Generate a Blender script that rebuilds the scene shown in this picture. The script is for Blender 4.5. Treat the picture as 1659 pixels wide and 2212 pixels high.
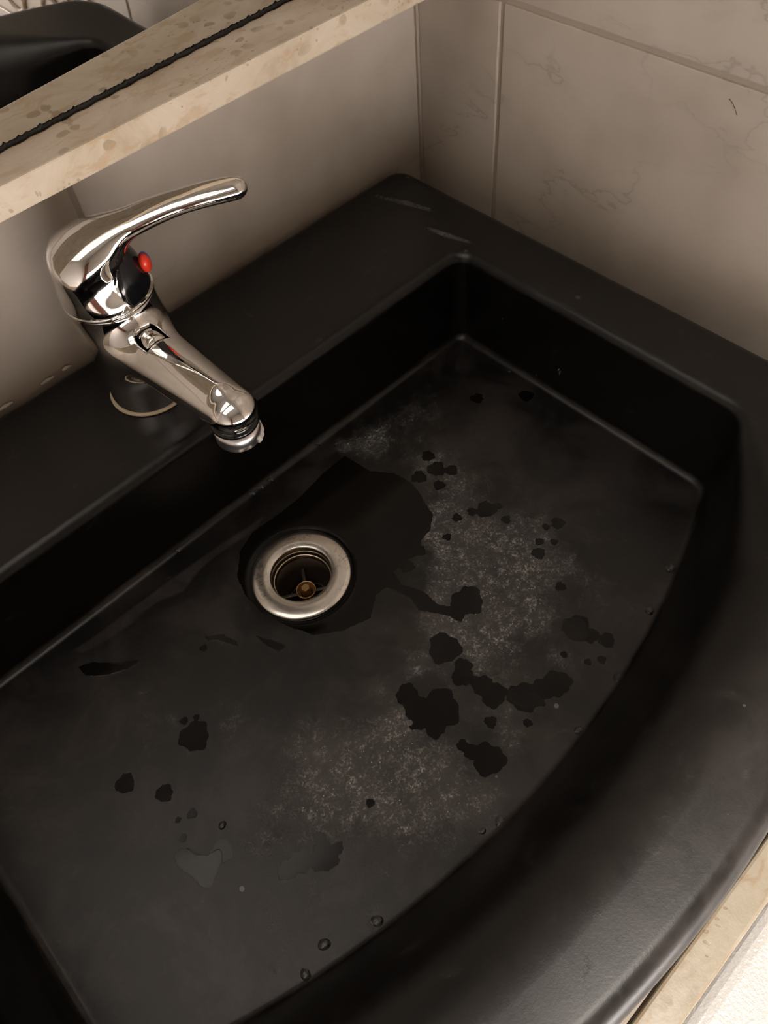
import bpy, bmesh, math, random
import numpy as np
from mathutils import Matrix, Vector

random.seed(7)
rng = np.random.default_rng(7)
for o in list(bpy.data.objects):
    bpy.data.objects.remove(o, do_unlink=True)
scn = bpy.context.scene
COL = scn.collection

# ------------------------------------------------------------------ camera
CAM_POS = Vector((-0.4451, -0.4565, 0.37))
R = np.array([[0.7189442, -0.69108903, -0.07426432],
              [-0.59938495, -0.56232702, -0.56967184],
              [0.35193312, 0.45407518, -0.81851012]])
cam = bpy.data.cameras.new('camera')
cam.sensor_fit = 'VERTICAL'
cam.sensor_height = 36.0
cam.lens = 1678.65 / 2212 * 36.0
cam.clip_start = 0.01
cam_o = bpy.data.objects.new('camera', cam)
COL.objects.link(cam_o)
M = (R.T @ np.diag([1, -1, -1]))
cam_o.matrix_world = Matrix.LocRotScale(CAM_POS, Matrix(M.tolist()).to_quaternion(), None)
scn.camera = cam_o

# ------------------------------------------------------------------ light and exposure
scn.view_settings.view_transform = 'Standard'
scn.view_settings.look = 'None'
scn.view_settings.gamma = 1.0
scn.view_settings.use_curve_mapping = False
scn.view_settings.exposure = -0.35
world = bpy.data.worlds.new('world')
scn.world = world
world.use_nodes = True
world.node_tree.nodes['Background'].inputs[0].default_value = (0.9, 0.85, 0.8, 1)
world.node_tree.nodes['Background'].inputs[1].default_value = 0.01
FILL_PANEL = (-1.75, -0.26, -0.70, -0.16)      # x0, x1, y0, y1 of the added ceiling light panel
SPOT = (-0.28, -0.82, 1.56)
SPOT_POWER = 130.0
SPOT_CONE = 30.0
SPOT_COLOR = (1.0, 0.93, 0.84)
FILL_WINDOW = (-1.60, -0.06, -0.80, 0.04)        # x0, x1, z0, z1 of the added glowing window in the front wall
FILL_WINDOW_COLOR = (1.0, 0.93, 0.90)
FILL_WINDOW_STRENGTH = 25.0
FILL_PANEL_STRENGTH = 2.25
MIRROR_TILT = 3.75
WHITE_Z = -0.20
FILL_PANEL_COLOR = (1.0, 0.88, 0.77)

# ------------------------------------------------------------------ helpers
def link(o):
    COL.objects.link(o)
    return o

def tag(o, label=None, cat=None, group=None, kind=None):
    if label: o['label'] = label
    if cat: o['category'] = cat
    if group: o['group'] = group
    if kind: o['kind'] = kind
    return o

def empty(name, loc):
    o = bpy.data.objects.new(name, None)
    o.empty_display_size = 0.02
    o.location = loc
    return link(o)

def mesh_obj(name, verts, faces, mats, parent=None, smooth=True, fmat=None, normals=None):
    """World-space vertices; when a parent is given the mesh is stored relative to the parent's location."""
    v = np.asarray(verts, float)
    if parent is not None:
        q = parent
        while q is not None:
            v = v - np.array(q.location)
            q = q.parent
    me = bpy.data.meshes.new(name)
    me.from_pydata(v.tolist(), [], [tuple(int(i) for i in f) for f in faces])
    for m in (mats if isinstance(mats, (list, tuple)) else [mats]):
        me.materials.append(m)
    if fmat is not None:
        me.polygons.foreach_set('material_index', np.asarray(fmat, np.int32))
    me.polygons.foreach_set('use_smooth', [bool(smooth)] * len(me.polygons))
    me.update()
    if normals is not None:
        me.normals_split_custom_set_from_vertices(np.asarray(normals).tolist())
    o = bpy.data.objects.new(name, me)
    if parent is not None:
        o.parent = parent
    return link(o)

def bm_obj(name, bm, mats, parent=None, smooth=False, angle=None):
    bmesh.ops.recalc_face_normals(bm, faces=bm.faces)
    v = [tuple(x.co) for x in bm.verts]
    bm.verts.index_update()
    f = [[x.index for x in fc.verts] for fc in bm.faces]
    fm = [fc.material_index for fc in bm.faces]
    bm.free()
    o = mesh_obj(name, v, f, mats, parent, smooth, fm)
    if angle is not None:
        o.data.set_sharp_from_angle(angle=math.radians(angle))
    return o

def add_box(bm, a, b, bev=0.0, seg=2, mi=0):
    c = [(a[i] + b[i]) / 2 for i in range(3)]
    s = [abs(b[i] - a[i]) for i in range(3)]
    g = bmesh.ops.create_cube(bm, size=1.0, matrix=Matrix.LocRotScale(Vector(c), None, Vector(s)))
    fs = {f for v in g['verts'] for f in v.link_faces}
    for f in fs: f.material_index = mi
    if bev > 0:
        es = list({e for v in g['verts'] for e in v.link_edges})
        r = bmesh.ops.bevel(bm, geom=es, offset=bev, segments=seg, affect='EDGES', profile=0.5)
        for f in r['faces']: f.material_index = mi

def lathe(profile, center, axis=(0, 0, 1), n=64, close=False):
    """profile: list of (radius, height) -> verts, faces around axis through center"""
    ax = Vector(axis).normalized()
    q = Vector((0, 0, 1)).rotation_difference(ax)
    V, F = [], []
    for r, h in profile:
        for k in range(n):
            a = 2 * math.pi * k / n
            V.append(tuple(q @ Vector((r * math.cos(a), r * math.sin(a), h)) + Vector(center)))
    L = len(profile)
    for i in range(L - (0 if close else 1)):
        j = (i + 1) % L
        for k in range(n):
            k2 = (k + 1) % n
            F.append((i * n + k, i * n + k2, j * n + k2, j * n + k))
    if not close:
        if profile[0][0] < 1e-3: F.append(tuple(range(n))[::-1])
        if profile[-1][0] < 1e-3: F.append(tuple((L - 1) * n + k for k in range(n)))
    return V, F

def tube(pts, rad, n=8):
    P = [Vector(p) for p in pts]
    V, F = [], []
    up = Vector((0, 0, 1))
    for i, p in enumerate(P):
        t = (P[min(i + 1, len(P) - 1)] - P[max(i - 1, 0)]).normalized()
        a = t.cross(up)
        a = a.normalized() if a.length > 1e-6 else Vector((1, 0, 0))
        b = a.cross(t)
        r = rad[i] if isinstance(rad, (list, tuple)) else rad
        for k in range(n):
            w = 2 * math.pi * k / n
            V.append(tuple(p + a * r * math.cos(w) + b * r * math.sin(w)))
    for i in range(len(P) - 1):
        for k in range(n):
            F.append((i * n + k, i * n + (k + 1) % n, (i + 1) * n + (k + 1) % n, (i + 1) * n + k))
    F.append(tuple(range(n))[::-1]); F.append(tuple((len(P) - 1) * n + k for k in range(n)))
    return V, F

# ------------------------------------------------------------------ materials
class NT:
    def __init__(self, name):
        self.m = bpy.data.materials.new(name)
        self.m.use_nodes = True
        self.t = self.m.node_tree
        self.b = self.t.nodes['Principled BSDF']
        self._tc = None
    def n(self, typ, **kw):
        x = self.t.nodes.new(typ)
        for k, v in kw.items(): setattr(x, k, v)
        return x
    def l(self, a, b): self.t.links.new(a, b)
    def coord(self):
        if self._tc is None: self._tc = self.n('ShaderNodeTexCoord')
        return self._tc.outputs['Object']
    def pos(self):
        return self.n('ShaderNodeNewGeometry').outputs['Position']
    def noise(self, scale, detail=4, rough=0.55, dist=0.0, vec=None):
        x = self.n('ShaderNodeTexNoise')
        x.inputs['Scale'].default_value = scale
        x.inputs['Detail'].default_value = detail
        x.inputs['Roughness'].default_value = rough
        x.inputs['Distortion'].default_value = dist
        self.l(vec if vec is not None else self.coord(), x.inputs['Vector'])
        return x.outputs['Fac']
    def voro(self, scale, feature='F1', vec=None, rnd=1.0):
        x = self.n('ShaderNodeTexVoronoi', feature=feature)
        x.inputs['Scale'].default_value = scale
        x.inputs['Randomness'].default_value = rnd
        self.l(vec if vec is not None else self.coord(), x.inputs['Vector'])
        return x
    def ramp(self, fac, stops):
        x = self.n('ShaderNodeValToRGB')
        e = x.color_ramp.elements
        c4 = lambda c: c if len(c) == 4 else (*c, 1)
        e[0].position, e[0].color = stops[0][0], c4(stops[0][1])
        e[1].position, e[1].color = stops[-1][0], c4(stops[-1][1])
        for p, c in stops[1:-1]:
            k = e.new(p); k.color = c4(c)
        self.l(fac, x.inputs['Fac'])
        return x.outputs['Color']
    def mapr(self, v, a, b, c=0.0, d=1.0, smooth=True):
        x = self.n('ShaderNodeMapRange')
        if smooth: x.interpolation_type = 'SMOOTHSTEP'
        x.inputs['From Min'].default_value = a; x.inputs['From Max'].default_value = b
        x.inputs['To Min'].default_value = c; x.inputs['To Max'].default_value = d
        self.l(v, x.inputs['Value'])
        return x.outputs['Result']
    def math(self, op, a, b=None, c=None, clamp=False):
        x = self.n('ShaderNodeMath', operation=op)
        x.use_clamp = clamp
        for i, v in enumerate((a, b, c)):
            if v is None: continue
            if isinstance(v, (int, float)): x.inputs[i].default_value = v
            else: self.l(v, x.inputs[i])
        return x.outputs[0]
    def mix(self, fac, a, b, mode='MIX'):
        x = self.n('ShaderNodeMix', data_type='RGBA', blend_type=mode)
        if isinstance(fac, (int, float)): x.inputs[0].default_value = fac
        else: self.l(fac, x.inputs[0])
        for i, v in ((6, a), (7, b)):
            if isinstance(v, (tuple, list)): x.inputs[i].default_value = v if len(v) == 4 else (*v, 1)
            else: self.l(v, x.inputs[i])
        return x.outputs[2]
    def attr(self, name):
        x = self.n('ShaderNodeAttribute'); x.attribute_name = name
        return x.outputs['Fac']
    def bump(self, h, strength=0.3, dist=0.001, normal=None):
        x = self.n('ShaderNodeBump')
        x.inputs['Strength'].default_value = strength
        x.inputs['Distance'].default_value = dist
        self.l(h, x.inputs['Height'])
        if normal is not None: self.l(normal, x.inputs['Normal'])
        return x.outputs['Normal']
    def set(self, **kw):
        for k, v in kw.items():
            s = self.b.inputs[k.replace('_', ' ')]
            if isinstance(v, (int, float)): s.default_value = v
            elif isinstance(v, (tuple, list)): s.default_value = v if len(v) == 4 else (*v, 1)
            else: self.l(v, s)
        return self

def simple(name, col, rough=0.5, metal=0.0, **kw):
    t = NT(name)
    t.set(Base_Color=col, Roughness=rough, Metallic=metal, **kw)
    return t.m

def make_tile():
    t = NT('marbled_ceramic_tile')
    p = t.coord()
    cloud = t.noise(8.0, 3, 0.5, 0.0)
    base = t.ramp(cloud, [(0.3, (0.315, 0.265, 0.215)), (0.5, (0.40, 0.345, 0.288)), (0.72, (0.45, 0.395, 0.338))])
    # thin grey veins: ridges of a warped noise, stretched along one diagonal
    mp = t.n('ShaderNodeMapping'); mp.inputs['Rotation'].default_value = (0.5, 0.35, 0.5)
    mp.inputs['Scale'].default_value = (1.0, 1.0, 2.6)
    t.l(p, mp.inputs['Vector'])
    v = t.noise(6.0, 5, 0.55, 0.25, mp.outputs[0])
    ridge = t.math('ABSOLUTE', t.math('SUBTRACT', v, 0.5))
    line = t.mapr(ridge, 0.0, 0.010, 1.0, 0.0)
    gate = t.mapr(t.noise(4.5, 2, 0.5), 0.44, 0.58)
    soft = t.mapr(ridge, 0.0, 0.06, 0.14, 0.0)
    f = t.math('MULTIPLY', t.math('MAXIMUM', t.math('MULTIPLY', line, 0.55), soft), gate)
    col = t.mix(f, base, (0.24, 0.21, 0.175))
    t.set(Base_Color=col, Roughness=0.27, Specular_IOR_Level=0.45)
    t.set(Normal=t.bump(t.noise(60, 3), 0.04, 0.002))
    return t.m

def make_stone(name, tint=(1, 1, 1)):
    t = NT(name)
    c = lambda r, g, b: (r * tint[0], g * tint[1], b * tint[2])
    mp = t.n('ShaderNodeMapping'); mp.inputs['Scale'].default_value = (1.0, 1.6, 1.6)
    mp.inputs['Rotation'].default_value = (0.3, 0.2, 0.5)
    t.l(t.coord(), mp.inputs['Vector'])
    n1 = t.noise(14, 7, 0.66, 0.7, mp.outputs[0])
    base = t.ramp(n1, [(0.28, c(0.33, 0.255, 0.170)), (0.46, c(0.47, 0.395, 0.295)), (0.62, c(0.54, 0.465, 0.365)), (0.8, c(0.60, 0.535, 0.435))])
    # shell and pebble fragments
    warp = t.n('ShaderNodeVectorMath', operation='ADD')
    nz = t.n('ShaderNodeTexNoise'); nz.inputs['Scale'].default_value = 60
    t.l(t.coord(), nz.inputs['Vector'])
    sc = t.n('ShaderNodeVectorMath', operation='SCALE'); sc.inputs['Scale'].default_value = 0.012
    t.l(nz.outputs['Color'], sc.inputs[0])
    t.l(t.coord(), warp.inputs[0]); t.l(sc.outputs[0], warp.inputs[1])
    vo = t.voro(85, 'F1', warp.outputs[0])
    frag = t.mapr(vo.outputs['Distance'], 0.26, 0.34, 1.0, 0.0)
    gate = t.mapr(t.noise(11, 3, 0.5), 0.44, 0.58)
    sel = t.mapr(vo.outputs['Color'], 0.45, 0.5)
    ff = t.math('MULTIPLY', t.math('MULTIPLY', frag, gate), sel)
    col = t.mix(t.math('MULTIPLY', ff, 0.75), base, c(0.27, 0.205, 0.125))
    vs = t.voro(210, 'F1', warp.outputs[0])
    pit = t.math('MULTIPLY', t.mapr(vs.outputs['Distance'], 0.16, 0.24, 1.0, 0.0), t.mapr(t.noise(24, 2), 0.52, 0.6))
    col = t.mix(t.math('MULTIPLY', pit, 0.6), col, c(0.27, 0.19, 0.11))
    # flakes running along the length of the slab
    mp2 = t.n('ShaderNodeMapping'); mp2.inputs['Scale'].default_value = (1, 3.6, 3.6)
    t.l(warp.outputs[0], mp2.inputs['Vector'])
    fl = t.noise(38, 4, 0.6, 0.3, mp2.outputs[0])
    col = t.mix(t.mapr(fl, 0.52, 0.64, 0.0, 0.50), col, c(0.40, 0.27, 0.15))
    t.set(Base_Color=col, Roughness=0.38, Specular_IOR_Level=0.4)
    h = t.math('SUBTRACT', t.noise(180, 3), t.math('MULTIPLY', pit, 0.9))
    t.set(Normal=t.bump(h, 0.25, 0.0008))
    return t.m

def make_sink():
    t = NT('matt_black_sink_composite')
    wet = t.attr('wet'); lime = t.attr('lime'); zone = t.attr('zone')
    edge = t.math('MULTIPLY', t.math('SUBTRACT', t.noise(420, 3, 0.6), 0.5), 0.0022)
    w = t.mapr(t.math('ADD', wet, edge), -0.0002, 0.00025, 1.0, 0.0)
    big = t.noise(75, 5, 0.62, 0.6)
    fine = t.noise(640, 5, 0.72)
    med = t.noise(170, 5, 0.68, 1.0)
    patch = t.mapr(t.math('ADD', t.math('MULTIPLY', lime, 0.9), t.math('MULTIPLY', t.math('SUBTRACT', big, 0.5), 1.25)), 0.05, 1.10)
    grain = t.math('MULTIPLY', t.mapr(fine, 0.40, 0.68), t.mapr(med, 0.36, 0.66))
    # sparse dried splash marks away from the patch
    vs = t.voro(55, 'F1')
    size = t.mapr(vs.outputs['Color'], 0.58, 1.0, 0.0, 0.13, smooth=False)
    spot = t.math('MULTIPLY', t.math('LESS_THAN', t.math('ADD', vs.outputs['Distance'], t.math('MULTIPLY', t.math('SUBTRACT', med, 0.5), 0.10)), size), t.math('GREATER_THAN', t.noise(9, 1), 0.47))
    spot = t.math('MULTIPLY', spot, zone)
    dry = t.math('SUBTRACT', 1.0, w)
    film = t.math('MULTIPLY', patch, dry)
    lm = t.math('MULTIPLY', film, t.math('ADD', t.math('MULTIPLY', grain, t.mapr(t.noise(130, 4, 0.65, 0.8), 0.38, 0.66, 0.05, 1.15)), 0.085))
    col = t.mix(t.mapr(t.noise(30, 4, 0.6), 0.35, 0.7), (0.0026, 0.0023, 0.0020), (0.0044, 0.0039, 0.0035))
    col = t.mix(t.math('MULTIPLY', lm, 0.95, clamp=True), col, (0.52, 0.505, 0.48))
    haze = t.math('MULTIPLY', t.mapr(t.noise(22, 5, 0.68, 0.4), 0.42, 0.66), t.math('MULTIPLY', dry, t.attr('floor')))
    col = t.mix(t.math('MULTIPLY', haze, 0.12), col, (0.16, 0.135, 0.12))
    cry = t.voro(900, 'F1')
    cr = t.math('MULTIPLY', t.math('MULTIPLY', t.math('LESS_THAN', cry.outputs['Distance'], 0.28), t.math('GREATER_THAN', cry.outputs['Color'], 0.88)), t.mapr(film, 0.25, 0.8))
    col = t.mix(t.math('MULTIPLY', cr, 0.9), col, (0.62, 0.60, 0.56))
    col = t.mix(t.math('MULTIPLY', spot, 0.75), col, (0.16, 0.15, 0.14))
    fm = t.math('MULTIPLY', t.attr('film'), t.mapr(t.noise(48, 5, 0.65, 0.8), 0.3, 0.7, 0.35, 1.0))
    col = t.mix(t.math('MULTIPLY', fm, 0.30), col, (0.14, 0.122, 0.114))  # pale film tone; on the front rim it also paints brightness
    marks = t.attr('marks')
    sm = t.math('MULTIPLY', t.mapr(t.math('ADD', marks, t.math('MULTIPLY', t.math('SUBTRACT', med, 0.5), 0.003)), -0.0006, 0.0004, 1.0, 0.0),
                t.mapr(t.noise(190, 4, 0.7, 1.5), 0.35, 0.65, 0.25, 1.0))
    col = t.mix(t.math('MULTIPLY', sm, 0.7), col, (0.13, 0.125, 0.12))
    rough = t.math('ADD', 0.33, 0.0)
    rough = t.math('ADD', rough, t.math('MULTIPLY', film, 0.12))
    rough = t.math('MULTIPLY', rough, t.math('SUBTRACT', 1.0, t.math('MULTIPLY', w, 0.60)))
    t.set(Base_Color=col, Roughness=rough, Specular_IOR_Level=t.math('MULTIPLY', 0.45, t.math('SUBTRACT', 1.0, t.math('MULTIPLY', w, 0.45))))
    h = t.math('ADD', t.math('MULTIPLY', fine, 0.30), t.math('MULTIPLY', t.math('MULTIPLY', film, grain), 2.6))
    h = t.math('MULTIPLY', h, t.math('SUBTRACT', 1.0, t.math('MULTIPLY', w, 0.85)))
    t.set(Normal=t.bump(h, 0.35, 0.0006))
    return t.m

def make_chrome():
    t = NT('polished_chrome')
    smear = t.noise(160, 4, 0.6, 1.0)
    t.set(Base_Color=t.mix(t.mapr(smear, 0.55, 0.8), (0.80, 0.78, 0.75), (0.66, 0.64, 0.61)), Metallic=1.0,
          Roughness=t.mapr(smear, 0.45, 0.8, 0.035, 0.12))
    return t.m

def make_flange():
    t = NT('wet_steel_flange')
    n = t.noise(130, 4, 0.6, 1.6)
    rid = t.math('ABSOLUTE', t.math('SUBTRACT', n, 0.5))
    gate = t.mapr(t.noise(42, 2), 0.50, 0.56)
    line = t.math('MULTIPLY', t.mapr(rid, 0.0, 0.02, 1, 0), gate)
    t.set(Base_Color=t.mix(t.math('MULTIPLY', line, 0.85), (0.80, 0.77, 0.72), (0.16, 0.135, 0.11)), Metallic=1.0,
          Roughness=t.mapr(t.noise(300, 3), 0.3, 0.7, 0.19, 0.25))
    return t.m

M_TILE = make_tile()
M_GROUT = simple('brownish_grout', (0.30, 0.25, 0.20), 0.9)
M_ORN = simple('bronze_tile_ornament', (0.20, 0.14, 0.085), 0.45)
M_STONE = make_stone('beige_fossil_limestone')
M_SINK = make_sink()
M_CHROME = make_chrome()
M_FLANGE = make_flange()
M_BRASS = simple('tarnished_brass', (0.42, 0.27, 0.12), 0.4, 1.0)
M_CUP = simple('stained_drain_metal', (0.085, 0.065, 0.05), 0.45, 0.8)
M_BLACKPL = simple('gloss_black_plastic', (0.006, 0.006, 0.007), 0.12)
M_RED = simple('red_plastic', (0.62, 0.035, 0.012), 0.3)
M_BLUE = simple('blue_plastic', (0.02, 0.06, 0.45), 0.3)
M_RUBBER = simple('black_rubber', (0.006, 0.006, 0.006), 0.5)
M_LIME = simple('chalky_limescale', (0.62, 0.60, 0.55), 0.8)
M_CAULK = simple('off_white_caulk', (0.55, 0.51, 0.46), 0.7)
M_MOULD = simple('blackened_seal', (0.010, 0.009, 0.008), 0.55)
M_CEIL = simple('grey_ceiling_paint', (0.30, 0.285, 0.265), 0.9)
M_PAINT = simple('grey_beige_paint', (0.42, 0.39, 0.36), 0.9)
M_DOOR = simple('red_brown_wood', (0.16, 0.05, 0.03), 0.4)
M_GASKET = simple('pale_gasket', (0.50, 0.42, 0.30), 0.5)
M_MIRROR = simple('mirror_silvering', (0.80, 0.80, 0.79), 0.015, 1.0)
M_PVC = simple('white_plastic', (0.8, 0.79, 0.77), 0.4)
def make_lacquer():
    t = NT('white_orange_peel_enamel')
    t.set(Base_Color=(0.78, 0.77, 0.76), Roughness=0.22)
    t.set(Normal=t.bump(t.noise(420, 2, 0.5), 0.55, 0.0012))
    return t.m
M_WHITE = make_lacquer()
def make_water():
    t = NT('clear_water')
    t.set(Base_Color=(1, 1, 1), Roughness=0.0, IOR=1.33, Transmission_Weight=1.0)
    return t.m
M_WATER = make_water()
M_FILM = simple('thin_water_film', (1, 1, 1), 0.10, 0.0, IOR=1.14, Transmission_Weight=1.0)
def emitter(name, col, strength):
    t = NT(name)
    t.set(Base_Color=(0.85, 0.84, 0.82), Emission_Color=col, Emission_Strength=strength, Roughness=0.4)
    return t.m

# ================================================================== room shell
ZF, ZC = -0.86, 1.62          # floor and ceiling height measured from the basin rim
XL, YF = -1.95, -1.90         # left wall and front wall

def tiled_wall(name, plane, us, vs, u0, u1, v0, v1):
    """plane 'y' (back, u=x) or 'x' (side, u=y); tiles are bevelled slabs 6 mm thick in front of a grout bed."""
    bm = bmesh.new()
    g = 0.0016
    def bx(ua, ub, va, vb, d0, d1, mi, bev):
        if plane[0] == 'y':
            s = plane[1]; a = (ua, s * d0 + plane[2], va); b = (ub, s * d1 + plane[2], vb)
        else:
            s = plane[1]; a = (s * d0 + plane[2], ua, va); b = (s * d1 + plane[2], ub, vb)
        add_box(bm, a, b, bev, 2, mi)
    bx(u0, u1, v0, v1, 0.0013, 0.02, 1, 0)
    for ua, ub in zip(us[:-1], us[1:]):
        for va, vb in zip(vs[:-1], vs[1:]):
            bx(ua + g, ub - g, va + g, vb - g, 0.0, 0.007, 0, 0.0012)
    o = bm_obj(name, bm, [M_TILE, M_GROUT, M_ORN], smooth=False)
    tag(o, kind='structure')
    return o

zs = [ZF, -0.616, -0.366, -0.116, 0.134, 0.384, 0.634, 0.884, 1.134, 1.384, ZC]
xs = [XL, -1.5985, -1.2735, -0.9485, -0.6235, -0.2985, 0.0]
ys = [YF, -1.7075, -1.3825, -1.0575, -0.7325, -0.4075, -0.0825, 0.0]
tiled_wall('wall_back', ('y', 1, 0.0), xs, zs, XL, 0.0, ZF, ZC)
wr = tiled_wall('wall_right', ('x', 1, 0.0), ys, zs, YF, 0.0, ZF, ZC)
# swirled relief ornament on the decorated tile of the right wall
def spiral(cy, cz, r0, turns, ph, sgn, n=60):
    P = []
    for i in range(n):
        t = i / (n - 1)
        r = r0 * (1 - 0.86 * t)
        a = ph + sgn * turns * 2 * math.pi * t
        P.append((-0.0012, cy + r * math.cos(a), cz + r * math.sin(a)))
    return P
OV, OF = [], []
for (cy, cz, r0, tu, ph, sg) in [(-.455, .055, .034, 1.6, 0.4, 1), (-.505, .075, .026, 1.5, 2.6, -1), (-.445, .000, .026, 1.4, 2.0, -1),
                                 (-.50, .010, .036, 1.5, 1.0, 1), (-.56, .045, .03, 1.5, 0.0, 1), (-.475, .105, .02, 1.3, 3.0, 1),
                                 (-.555, -.03, .03, 1.5, 2.2, -1), (-.61, .01, .032, 1.5, .6, -1),
                                 (-.480, -.046, .022, 1.4, 1.1, 1), (-.520, -.060, .021, 1.5, 2.4, -1), (-.560, -.084, .024, 1.5, .3, 1),
                                 (-.505, -.100, .020, 1.4, 3.4, -1), (-.600, -.100, .024, 1.5, 1.9, 1), (-.640, -.085, .022, 1.4, .2, -1)]:
    v, f = tube(spiral(cy, cz, r0, tu, ph, sg), [0.0030 - 0.0018 * i / 59 for i in range(60)], 6)
    OF += [tuple(k + len(OV) for k in q) for q in f]; OV += v
orn = mesh_obj('tile_ornament', OV, OF, M_ORN, wr)
orn['label'] = 'bronze swirl relief on the tile'

bm = bmesh.new(); add_box(bm, (-.0022, -.0020, ZF), (.0030, .0030, ZC), .0004)
tag(bm_obj('trim_1', bm, M_GROUT), kind='structure')
bm = bmesh.new(); add_box(bm, (XL - .02, YF, ZF), (XL, 0.0, ZC))
tag(bm_obj('wall_left', bm, M_PAINT), kind='structure')
bm = bmesh.new(); add_box(bm, (XL, YF - .02, ZF), (0.0, YF, ZC))
tag(bm_obj('wall_front', bm, M_PAINT), kind='structure')
bm = bmesh.new(); add_box(bm, (XL, YF, ZF - .02), (0.0, 0.0, ZF))
tag(bm_obj('floor', bm, simple('pale_floor_tile', (0.55, 0.52, 0.48), 0.4)), kind='structure')
bm = bmesh.new(); add_box(bm, (XL, YF, ZC), (0.0, 0.0, ZC + .02))
tag(bm_obj('ceiling', bm, M_CEIL), kind='structure')
bm = bmesh.new(); add_box(bm, (XL + .01, YF + .001, ZF + .001), (-1.66, YF + .035, 1.16), 0.004)
tag(bm_obj('door_1', bm, M_DOOR), kind='structure')

# added luminous panel, stands in for a brightly lit ceiling
px0, px1, py0, py1 = FILL_PANEL
lamp = tag(empty('ceiling_fill_panel', ((px0 + px1) / 2, (py0 + py1) / 2, ZC)), 'large white light panel added to stand in for a brightly lit ceiling', 'lamp')
bm = bmesh.new()
for a_, c_ in (((px0, py0), (px1, py0 + .03)), ((px0, py1 - .03), (px1, py1)), ((px0, py0 + .03), (px0 + .03, py1 - .03)), ((px1 - .03, py0 + .03), (px1, py1 - .03))):
    add_box(bm, (*a_, ZC - .032), (*c_, ZC - .0005))
bm_obj('frame', bm, M_PVC, lamp)
bm = bmesh.new(); add_box(bm, (px0 + .03, py0 + .03, ZC - .025), (px1 - .03, py1 - .03, ZC - .010))
bm_obj('diffuser', bm, emitter('fill_panel_glow', FILL_PANEL_COLOR, FILL_PANEL_STRENGTH), lamp)

# added ceiling spotlight, brightens the white cabinet and the stone front strip
DX, DY, DZ = SPOT
dl = tag(empty('fill_spotlight', (DX, DY, ZC)), 'small white cylinder spotlight added on the ceiling to brighten the white cabinet', 'lamp')
v, f = lathe([(.001, -.0005), (.045, -.0005), (.045, DZ - ZC - .02), (.041, DZ - ZC - .02), (.041, -.03), (.001, -.03)], (DX, DY, ZC), n=48, close=True)
mesh_obj('can', v, f, M_PVC, dl)
sp = bpy.data.lights.new('fill_spot_bulb', 'SPOT')
sp.energy = SPOT_POWER; sp.color = SPOT_COLOR
sp.spot_size = math.radians(SPOT_CONE); sp.spot_blend = .55; sp.shadow_soft_size = .03
so = bpy.data.objects.new('fill_spot_bulb', sp); so.parent = dl; so.location = (0, 0, DZ - ZC)
link(so)
# added glowing window in the front wall, frontal fill for the back wall
wx0, wx1, wz0, wz1 = FILL_WINDOW
win = tag(empty('fill_window_1', ((wx0 + wx1) / 2, YF, (wz0 + wz1) / 2)), kind='structure')
bm = bmesh.new()
for a_, c_ in (((wx0, wz0), (wx1, wz0 + .05)), ((wx0, wz1 - .05), (wx1, wz1)), ((wx0, wz0 + .05), (wx0 + .05, wz1 - .05)), ((wx1 - .05, wz0 + .05), (wx1, wz1 - .05)),
               (((wx0 + wx1) / 2 - .03, wz0 + .05), ((wx0 + wx1) / 2 + .03, wz1 - .05))):
    add_box(bm, (a_[0], YF + .0005, a_[1]), (c_[0], YF + .05, c_[1]), .003)
bm_obj('fill_window_frame', bm, M_PVC, win)
bm = bmesh.new(); add_box(bm, (wx0 + .045, YF + .012, wz0 + .045), (wx1 - .045, YF + .020, wz1 - .045))
bm_obj('fill_window_pane', bm, emitter('fill_window_glow', FILL_WINDOW_COLOR, FILL_WINDOW_STRENGTH), win)

# ================================================================== washbasin
XC, HB = -0.326, 0.0795
DR = np.array([-0.3256, -0.2025])

def arc(cx, cy, r, a0, a1, n):
    return [(cx + r * math.cos(a), cy + r * math.sin(a)) for a in np.linspace(a0, a1, n)]

def resample(P, n):
    P = np.asarray(P, float)
    s = np.r_[0, np.cumsum(np.linalg.norm(np.diff(P, axis=0), axis=1))]
    t = np.linspace(0, s[-1], n)
    return np.c_[np.interp(t, s, P[:, 0]), np.interp(t, s, P[:, 1])]

def outline(hw, yb, yv, Rf, rb, rf, counts):
    """D-shaped plan: straight back at yb, straight sides at +-hw, bowed front with its vertex at yv.
    Starts at the middle of the back and runs back -> right -> front -> left -> back. Sampled section by section."""
    nb, ncb, ns, ncf, nf = counts
    cyf = yv + Rf                                   # centre of the front arc
    # the corner circle is tangent to the side and inside the arc
    ccx = hw - rf
    ccy = cyf - math.sqrt((Rf - rf) ** 2 - ccx ** 2)
    ang = math.atan2(ccy - cyf, ccx)               # direction of the tangent point on the arc
    back_r = [(0, yb), (hw - rb, yb)]
    cb = arc(hw - rb, yb - rb, rb, math.pi / 2, 0, 24)
    side = [(hw, yb - rb), (hw, ccy)]
    cf = arc(ccx, ccy, rf, 0, ang, 24)
    fr = arc(0, cyf, Rf, ang, -math.pi / 2, 80)
    secs = [resample(back_r, nb), resample(cb, ncb), resample(side, ns), resample(cf, ncf), resample(fr, nf)]
    half = np.concatenate([s[:-1] for s in secs] + [secs[-1][-1:]])
    left = half[1:-1][::-1] * np.array([-1, 1])
    P = np.concatenate([half, left])
    P[:, 0] += XC
    return P, half.shape[0], [len(s) - 1 for s in secs]

CN = (110, 16, 110, 24, 140)
Fp, nh, secn = outline(0.2430, -0.1225, -0.4070, 0.60, 0.010, 0.016, CN)
Op, _, _ = outline(0.2975, -0.0015, -0.4995, 0.60, 0.018, 0.050, CN)
NP = len(Fp)
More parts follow.
